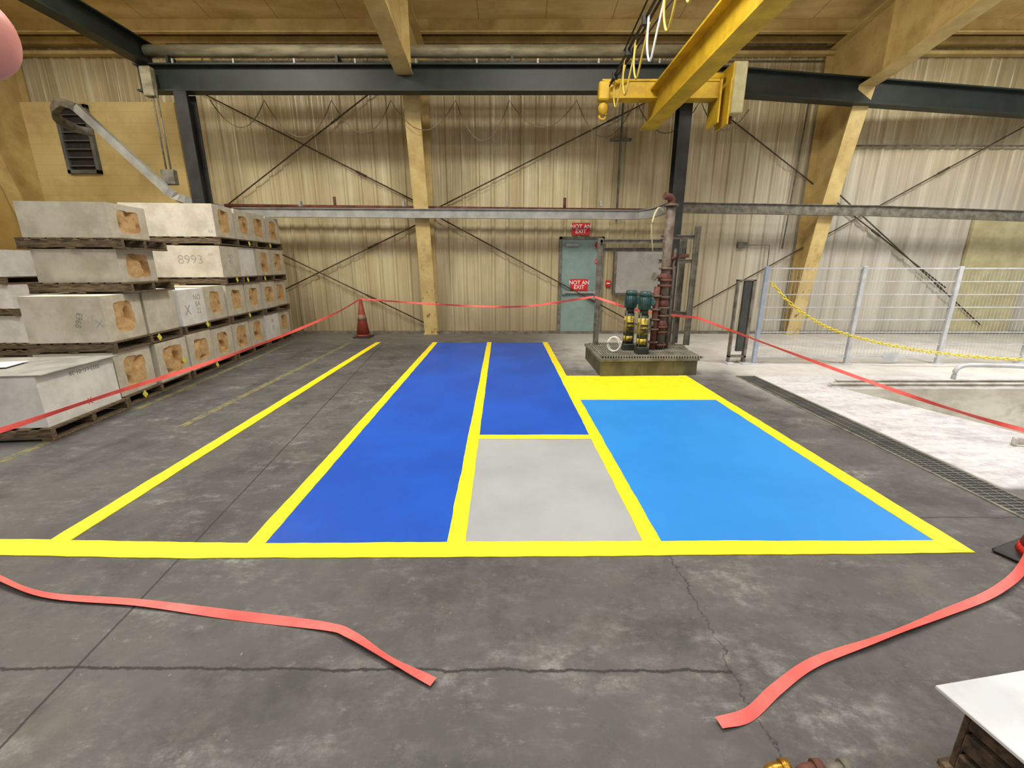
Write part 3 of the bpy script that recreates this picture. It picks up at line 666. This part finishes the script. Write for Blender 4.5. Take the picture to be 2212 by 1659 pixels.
bm=bmesh.new(); add_tube(bm,smooth_pts([(0,0,2.08),(0,0,2.16),(-.03,-.02,2.2),(-.12,-.04,2.22)],4),.05,12); link("elbow",finish(bm,"elbow",m_rust),r)
for z in (.05,.25,.33,.5,.62,.78,.95,1.03,1.2,2.08): cyl("flange",(0,0,z),(0,0,z+.03),.1,m_rust if int(z*100)%2 else m_riser,r,20)
for z in (.38,.7,1.08):
    bm=bmesh.new(); bmesh.ops.create_uvsphere(bm,u_segments=16,v_segments=10,radius=.092); link("valve_body",finish(bm,"valve_body",m_rust,True),r,(0,0,z))
    cyl("valve_stem",(0,0,z),(-.17,-.06,z+.02),.03,m_rust,r,10)
    bm=bmesh.new(); add_cyl(bm,(-.17,-.06,z+.02),(-.19,-.067,z+.022),.06,14); link("handwheel",finish(bm,"handwheel",m_steel),r)
cyl("branch_pipe",(-.12,-.05,0),(-.12,-.05,.95),.045,m_rust,r,14)
for z in (.1,.3,.45,.6,.8): cyl("branch_flange",(-.12,-.05,z),(-.12,-.05,z+.025),.075,m_riser,r,14)
cyl("branch_pipe",(.13,.05,.0),(.13,.05,1.5),.03,m_riser,r,12); cyl("side_pipe",(0,0,1.35),(.35,.1,1.4),.03,m_rust,r,10); cyl("lever",(.14,0,1.25),(.2,0,1.6),.015,m_black,r,8)
tag(r,"grey vertical pipe with rust-red valves on the pump base","pipework")
def pump(x,y,lab):
    r=empty("vertical_pump",(x,y,.286))
    box("pump_foot",(-.09,-.09,0),(.09,.09,.1),m_pgrn,r,.01)
    cyl("pump_casing",(0,0,.1),(0,0,.56),.072,m_pgrn,r,20)
    cyl("yellow_label",(0,0,.14),(0,0,.22),.076,m_pyel,r,20); cyl("yellow_label",(0,0,.28),(0,0,.52),.076,m_pyel,r,20)
    multi("label_marks",[((-.05,-.08,.40),(.05,-.066,.43)),((-.05,-.08,.345),(.03,-.066,.365)),((-.02,-.08,.31),(.05,-.066,.33))],m_black,r,0)
    for a in (45,135,225,315):
        c_,s_=math.cos(math.radians(a))*.086,math.sin(math.radians(a))*.086; cyl("stay_bolt",(c_,s_,.08),(c_,s_,.6),.008,m_steel,r,6)
    cyl("coupling",(0,0,.56),(0,0,.66),.06,m_pgrn,r,16)
    bm=bmesh.new(); add_cyl(bm,(0,0,.64),(0,0,.84),.080,24)
    for i in range(16):
        a=i*math.pi/8; M=Matrix.Rotation(a,4,'Z'); add_box(bm,(.076,-.004,.65),(.090,.004,.83),0,0,M)
    link("motor",finish(bm,"motor",m_teal),r)
    cyl("fan_cover",(0,0,.84),(0,0,.90),.090,m_teal,r,24,.07)
    box("terminal_box",(.07,-.05,.7),(.125,.05,.81),m_teal,r,.01)
    tag(r,lab,"pump","vertical pumps")
pump(1.79,6.72,"vertical multistage pump with teal motor and yellow label"); pump(1.92,6.44,"vertical multistage pump with teal motor beside the rusty valves")
bm=bmesh.new(); pts=[(1.5+.09*math.cos(t)+.004*t,6.48+.004*t,.41+.11*math.sin(t)) for t in [i*.35 for i in range(38)]]; add_tube(bm,pts,.008,8)
o=link("hose_coil",finish(bm,"hose_coil",m_swht)); tag(o,"coiled white hose beside the pumps on the grating","hose")
o=tube("cable_loop",smooth_pts([(2.2,6.8,2.3),(2.08,6.7,2.33),(1.98,6.6,2.1),(2.05,6.7,1.75)],6),.012,m_cwht); tag(o,"thin white cable looping down from the pipe top","cable")

# ------------------------------------------------------------ fence, gate
r=empty("wire_fence",(3.93,7.0,0))
posts=[0,1.5,2.98,4.35]
m_bpost=mat("blue_grey_post",sr(164,176,192),sr(144,156,174),6,.5)
for i,px_ in enumerate(posts):
    box("fence_post",(px_-.03,-.03,0),(px_+.03,.03,1.53),m_bpost if i==0 else m_gate,r,.004); box("post_foot",(px_-.07,-.06,0),(px_+.07,.06,.012),m_gate,r,.002)
for a,b in zip(posts,posts[1:]):
    bm=bmesh.new(); a+=.035; b-=.035
    k=int((b-a)/.055)
    for i in range(k+1):
        xx=a+(b-a)*i/k; add_box(bm,(xx-.0015,-.0015,.12),(xx+.0015,.0015,1.5))
    for i in range(8):
        zz=.12+i*1.38/7; add_box(bm,(a,-.009,zz-.007),(b,-.001,zz+.007)); add_box(bm,(a,.001,zz-.007),(b,.009,zz+.007))
    add_box(bm,(a,-.012,1.49),(b,.012,1.51)); add_box(bm,(a,-.012,.11),(b,.012,.13))
    link("mesh_panel",finish(bm,"mesh_panel",m_gate),r)
box("sign_plate",(2.06,-.02,.04),(2.32,-.016,.19),m_gate,r,.001)
tag(r,"grey-white welded wire safety fence on slim posts","fence")
r=empty("guard_panel",(3.66,7.05,0))
m_ginsert=mat("dark_grey_insert",sr(70,72,72),sr(52,54,54),4,.6)
multi("frame",[((-.14,-.04,0),(-.115,.04,1.33)),((.10,-.04,0),(.14,.04,1.33)),((-.14,-.04,1.31),(.14,.04,1.33)),((-.14,-.04,.1),(.14,.04,.13))],m_steel,r)
box("dark_insert",(-.03,-.03,.2),(.08,.02,1.31),m_ginsert,r,.004); multi("foot",[((-.18,-.12,0),(-.06,.12,.02)),((.06,-.12,0),(.18,.12,.02))],m_gate,r); tag(r,"narrow upright guard with dark insert beside the fence","guard")
P0=smooth_pts([(4.0,6.94,1.28),(4.35,6.9,.95),(4.9,6.85,.62),(5.55,6.8,.42),(6.4,6.75,.26),(7.4,6.7,.16),(8.4,6.6,.14)],14)
bm=bmesh.new(); acc=0; last=P0[0]; k=0
for a,b in zip(P0,P0[1:]):
    acc+=(b-a).length
    if acc>.045:
        d=(b-last).normalized(); s_=Vector((0,1,0)) if k%2 else d.cross(Vector((0,1,0))).normalized()
        mid=(b+last)/2; L=(b-last).length*.62
        ring=[mid+d*L*math.cos(t)+s_*.02*math.sin(t) for t in [i*math.pi/4 for i in range(9)]]
        add_tube(bm,ring,.009,5); acc=0; last=b; k+=1
o=link("plastic_chain",finish(bm,"plastic_chain",m_chain)); tag(o,"yellow plastic chain sagging along the wire fence","chain")

# ------------------------------------------------------------ pit rails
m_prail=mat("pale_dusty_rail",sr(208,206,199),sr(174,168,158),5,.6,dirt=sr(128,106,90),dlo=.56,damt=.6,dscale=5)
for (yy,z0,x0,x1,l) in ((5.60,.0,4.2,9.6,"pale dusty steel rail along the far pit edge"),(5.78,.0,4.4,9.6,"second pale steel rail beside the pit edge")):
    o=multi("pit_rail",[((x0,yy-.04,z0),(x1,yy+.04,z0+.015)),((x0,yy-.01,z0+.015),(x1,yy+.01,z0+.035)),((x0,yy-.03,z0+.035),(x1,yy+.03,z0+.048))],m_prail,None,0); tag(o,l,"rail","pit edge rails")
o=tube("bent_bar",smooth_pts([(5.9,5.7,.075),(5.95,5.7,.24),(6.3,5.68,.27),(7.6,5.64,.22)],6),.028,m_gate); tag(o,"bent grey tube resting on the pit rail","pipe")
o=multi("steel_bracket",[((0,0,0),(.5,.05,.012)),((0,.04,0),(.5,.05,.07)),((0,0,0),(.02,.05,.07))],m_prail,None,.002,(4.45,3.62,0),(0,0,-.35)); tag(o,"small dusty steel angle on the slab by the pit","bracket")

# ------------------------------------------------------------ cones
def cone(loc,h,m,lab,rb=.14,base=.37,rot=0.):
    r=empty("traffic_cone",loc,(0,0,rot))
    bm=bmesh.new(); add_box(bm,(-base/2,-base/2,0),(base/2,base/2,.03),.012); link("base",finish(bm,"base",m_black),r)
    bm=bmesh.new(); add_cyl(bm,(0,0,.03),(0,0,.07),rb+.01,28,rb); add_cyl(bm,(0,0,.07),(0,0,h),rb,28,.028); link("body",finish(bm,"body",m),r)
    tag(r,lab,"traffic cone"); return r
c1=cone((-3.30,9.72,0),.84,m_orange,"dirty orange traffic cone holding barrier tape near the wall")
m_band=mat("dull_cone_band",sr(150,120,100),sr(120,90,76),6,.6)
cyl("collar",(0,0,.38),(0,0,.5),.098,m_band,c1,24,.083)
cone((2.92,2.02,0),.72,m_red,"bright red traffic cone on a black base",.15,.38,.35)

# ------------------------------------------------------------ tape
def ribbon(name,P,w,lab,k=8,twists=None,thick=.0015):
    P=smooth_pts(P,k); bm=bmesh.new(); prev=None; n_=len(P)
    for i,p in enumerate(P):
        t=(P[min(i+1,n_-1)]-P[max(i-1,0)]).normalized()
        side=t.cross(Vector((0,0,1))).normalized(); up=side.cross(t)
        a=twists(i/(n_-1))
        s_=side*math.cos(a)+up*math.sin(a); nn=s_.cross(t)*thick/2
        q=[bm.verts.new(p+s_*w/2+nn),bm.verts.new(p-s_*w/2+nn),bm.verts.new(p-s_*w/2-nn),bm.verts.new(p+s_*w/2-nn)]
        if prev:
            for j in range(4): bm.faces.new((prev[j],prev[(j+1)%4],q[(j+1)%4],q[j]))
        prev=q
    o=link(name,finish(bm,name,m_tape)); tag(o,lab,"barrier tape"); return o
tw=lambda f0,amp,ph:(lambda s:math.pi/2+amp*math.sin(f0*s*6.28+ph))
ribbon("barrier_tape",[(-3.30,9.66,.83),(-3.40,8.6,.66),(-3.5,7.1,.53),(-3.57,5.9,.46),(-3.60,5.0,.43),(-3.68,3.8,.41),(-3.72,3.0,.39),(-3.78,2.2,.40)],.04,"coral barrier tape strung from the orange cone past the blocks",8,tw(3,.5,0))
ribbon("barrier_tape",[(-3.28,9.70,.84),(-1.6,9.1,.78),(0.1,8.3,.80),(1.30,7.14,1.06)],.036,"coral barrier tape strung from the cone to the pump frame",10,tw(4,.6,1))
ribbon("barrier_tape",[(1.32,7.14,1.06),(2.0,6.95,.86),(2.93,6.9,.75)],.036,"coral barrier tape passing behind the pumps",8,tw(2,.5,0))
ribbon("barrier_tape",[(2.90,7.05,.76),(3.25,5.3,.57),(3.55,4.1,.43),(3.75,3.4,.365),(3.95,3.0,.33)],.034,"coral barrier tape running out over the floor drain",10,tw(2,.6,2))
zf=.012
ribbon("barrier_tape",[(-3.05,2.02,.10),(-2.63,1.90,.03),(-2.25,1.785,zf),(-1.76,1.735,zf),(-1.28,1.66,zf),(-.83,1.595,zf),(-.69,1.54,.02),(-.50,1.43,zf),(-.30,1.325,zf)],.04,"loose coral tape end lying on the dark concrete",8,lambda s:.55*math.sin(s*9)**3)
ribbon("barrier_tape",[(2.90,2.15,.33),(2.72,2.0,.05),(2.37,1.81,.02),(1.95,1.66,zf),(1.57,1.53,zf),(1.22,1.415,zf),(1.0,1.30,zf),(.84,1.20,zf),(.72,1.17,zf)],.04,"loose coral tape end lying below the red cone",8,lambda s:.55*math.sin(s*8+1)**3)

# ------------------------------------------------------------ near corner items
rt=math.radians(9)
r=pallet((1.99,.64,0),1.3,.9,rt,"dark wooden pallet under the white board",None)
m_dwood=mat("dark_crate_wood",sr(84,66,46),sr(44,36,28),6,.8,stretch=(1,6,6),bump=.3)
r=empty("wooden_crate",(1.95,.63,.12),(0,0,rt))
for i in range(3): box("crate_slat",(-.6,-.44,.005+i*.075),(.62,.42,.065+i*.075),m_dwood,r,.006)
for xx in (-.55,0,.52): box("crate_post",(xx-.04,.42,0),(xx+.04,.44,.235),m_dwood,r,.004)
tag(r,"low dark slatted wooden crate on the pallet","crate")
o=box("white_board",(-.68,-.48,0),(.66,.48,.012),m_boardw,None,.002,(1.98,.64,.357),(0,0,rt)); tag(o,"smooth white board lying on the wooden crate","board")
o=box("paper_sheet",(-.11,-.15,0),(.11,.15,.002),m_paperw,None,0,(1.80,.84,.370),(0,0,.5)); tag(o,"white paper sheet on the white board","paper")
def fitting(x,y,m,lab,s=1.):
    r=empty("pipe_fitting",(x,y,0)); bm=bmesh.new(); add_tube(bm,smooth_pts([(0,0,0),(0,0,.04*s),(.012,0,.058*s),(.045*s,0,.065*s)],5),.022*s,12); link("elbow",finish(bm,"elbow",m),r)
    cyl("collar",(0,0,0),(0,0,.02),.03*s,m,r,14); cyl("collar",(.035*s,0,.063*s),(.06*s,0,.065*s),.03*s,m,r,14); tag(r,lab,"pipe fitting")
fitting(.79,.99,m_brass,"yellow brass pipe elbow on the floor",.95); fitting(.885,.985,m_rust,"brown rusty pipe elbow on the floor",1.); fitting(.97,.985,m_steel,"grey steel pipe elbow on the floor",1.)

# ------------------------------------------------------------ camera operator's fingertip
bm=bmesh.new()
def limb(P,R):
    P=smooth_pts([(p[0]-.0062,p[1],p[2]) for p in P],6); n_=len(P); m_=len(R)-1
    RR=[]
    for i in range(n_):
        s=i/(n_-1)*m_; k=min(int(s),m_-1); RR.append(R[k]*(1-(s-k))+R[k+1]*(s-k))
    add_tube(bm,P,RR,20)
    r_=RR[-1]
    ret=bmesh.ops.create_uvsphere(bm,u_segments=20,v_segments=12,radius=r_)
    for v in ret['verts']: v.co=v.co+P[-1]
limb([(-.225,.045,1.582),(-.190,.080,1.594),(-.160,.101,1.602),(-.138,.112,1.603),(-.1195,.1175,1.6015)],[.0115,.0112,.0108,.0106,.0100])
limb([(-.230,.050,1.562),(-.210,.082,1.567),(-.188,.094,1.570),(-.186,.078,1.566)],[.0108,.0102,.0096,.0086])
limb([(-.235,.048,1.543),(-.218,.080,1.546),(-.200,.092,1.548),(-.196,.076,1.543)],[.0104,.0098,.0092,.0082])
limb([(-.240,.040,1.525),(-.228,.068,1.526),(-.213,.080,1.527),(-.210,.066,1.523)],[.0092,.0084,.0078,.0070])
limb([(-.245,.020,1.535),(-.226,.018,1.518),(-.208,.026,1.508),(-.193,.036,1.503)],[.014,.012,.0108,.0095])
limb([(-.33,-.06,1.50),(-.285,-.01,1.535),(-.255,.02,1.55),(-.228,.046,1.556)],[.027,.026,.032,.024])
me=finish(bm,"person",m_skin,True); o=link("person",me)
rm=o.modifiers.new("remesh","REMESH"); rm.mode='VOXEL'; rm.voxel_size=.0016; rm.use_smooth_shade=True
sm=o.modifiers.new("smooth","SMOOTH"); sm.iterations=4
tag(o,"person of whom only a bare pink fingertip shows close by","person")

# ------------------------------------------------------------ lights
def area(loc,size,pw,col=(1,.945,.85)):
    l=bpy.data.lights.new("high_bay_light","AREA"); l.shape='DISK'; l.size=size; l.energy=pw; l.color=col
    o=bpy.data.objects.new("high_bay_light",l); o.location=loc; COL.objects.link(o)
def glow(loc,pw,col=(1,.92,.78)):  # unseen point fills added to brighten the roof lining, not real fixtures
    l=bpy.data.lights.new("ceiling_fill_light","POINT"); l.shadow_soft_size=.3; l.energy=pw; l.color=col
    o=bpy.data.objects.new("ceiling_fill_light",l); o.location=loc; COL.objects.link(o)
area((-5.0,5.0,6.3),1.5,330); area((.6,4.6,6.3),1.5,320); area((7.4,5.2,6.2),1.6,450,(1,.985,.96)); area((-8.8,5.5,6.2),1.0,90)
for x_,p_ in ((-6.5,135),(-1,135),(4.0,135),(9.5,180)): area((x_,0.3,6.7),1.2,p_,(1,.97,.93))
for x_,p_ in ((-6.5,28),(-3.9,34),(1.8,38),(4.4,34),(8.6,34)): glow((x_,6.6,5.45),p_)
w=bpy.data.worlds.new("world"); scene.world=w; w.use_nodes=True
w.node_tree.nodes["Background"].inputs[0].default_value=(1,.98,.94,1); w.node_tree.nodes["Background"].inputs[1].default_value=.50

# ------------------------------------------------------------ camera
cam=bpy.data.cameras.new("camera"); cam.sensor_width=36; cam.lens=950/2212*36; cam.clip_start=.02
co=bpy.data.objects.new("camera",cam); co.location=(0,0,1.55); co.rotation_euler=(math.pi/2-math.atan(257/950),0,0)
COL.objects.link(co); scene.camera=co
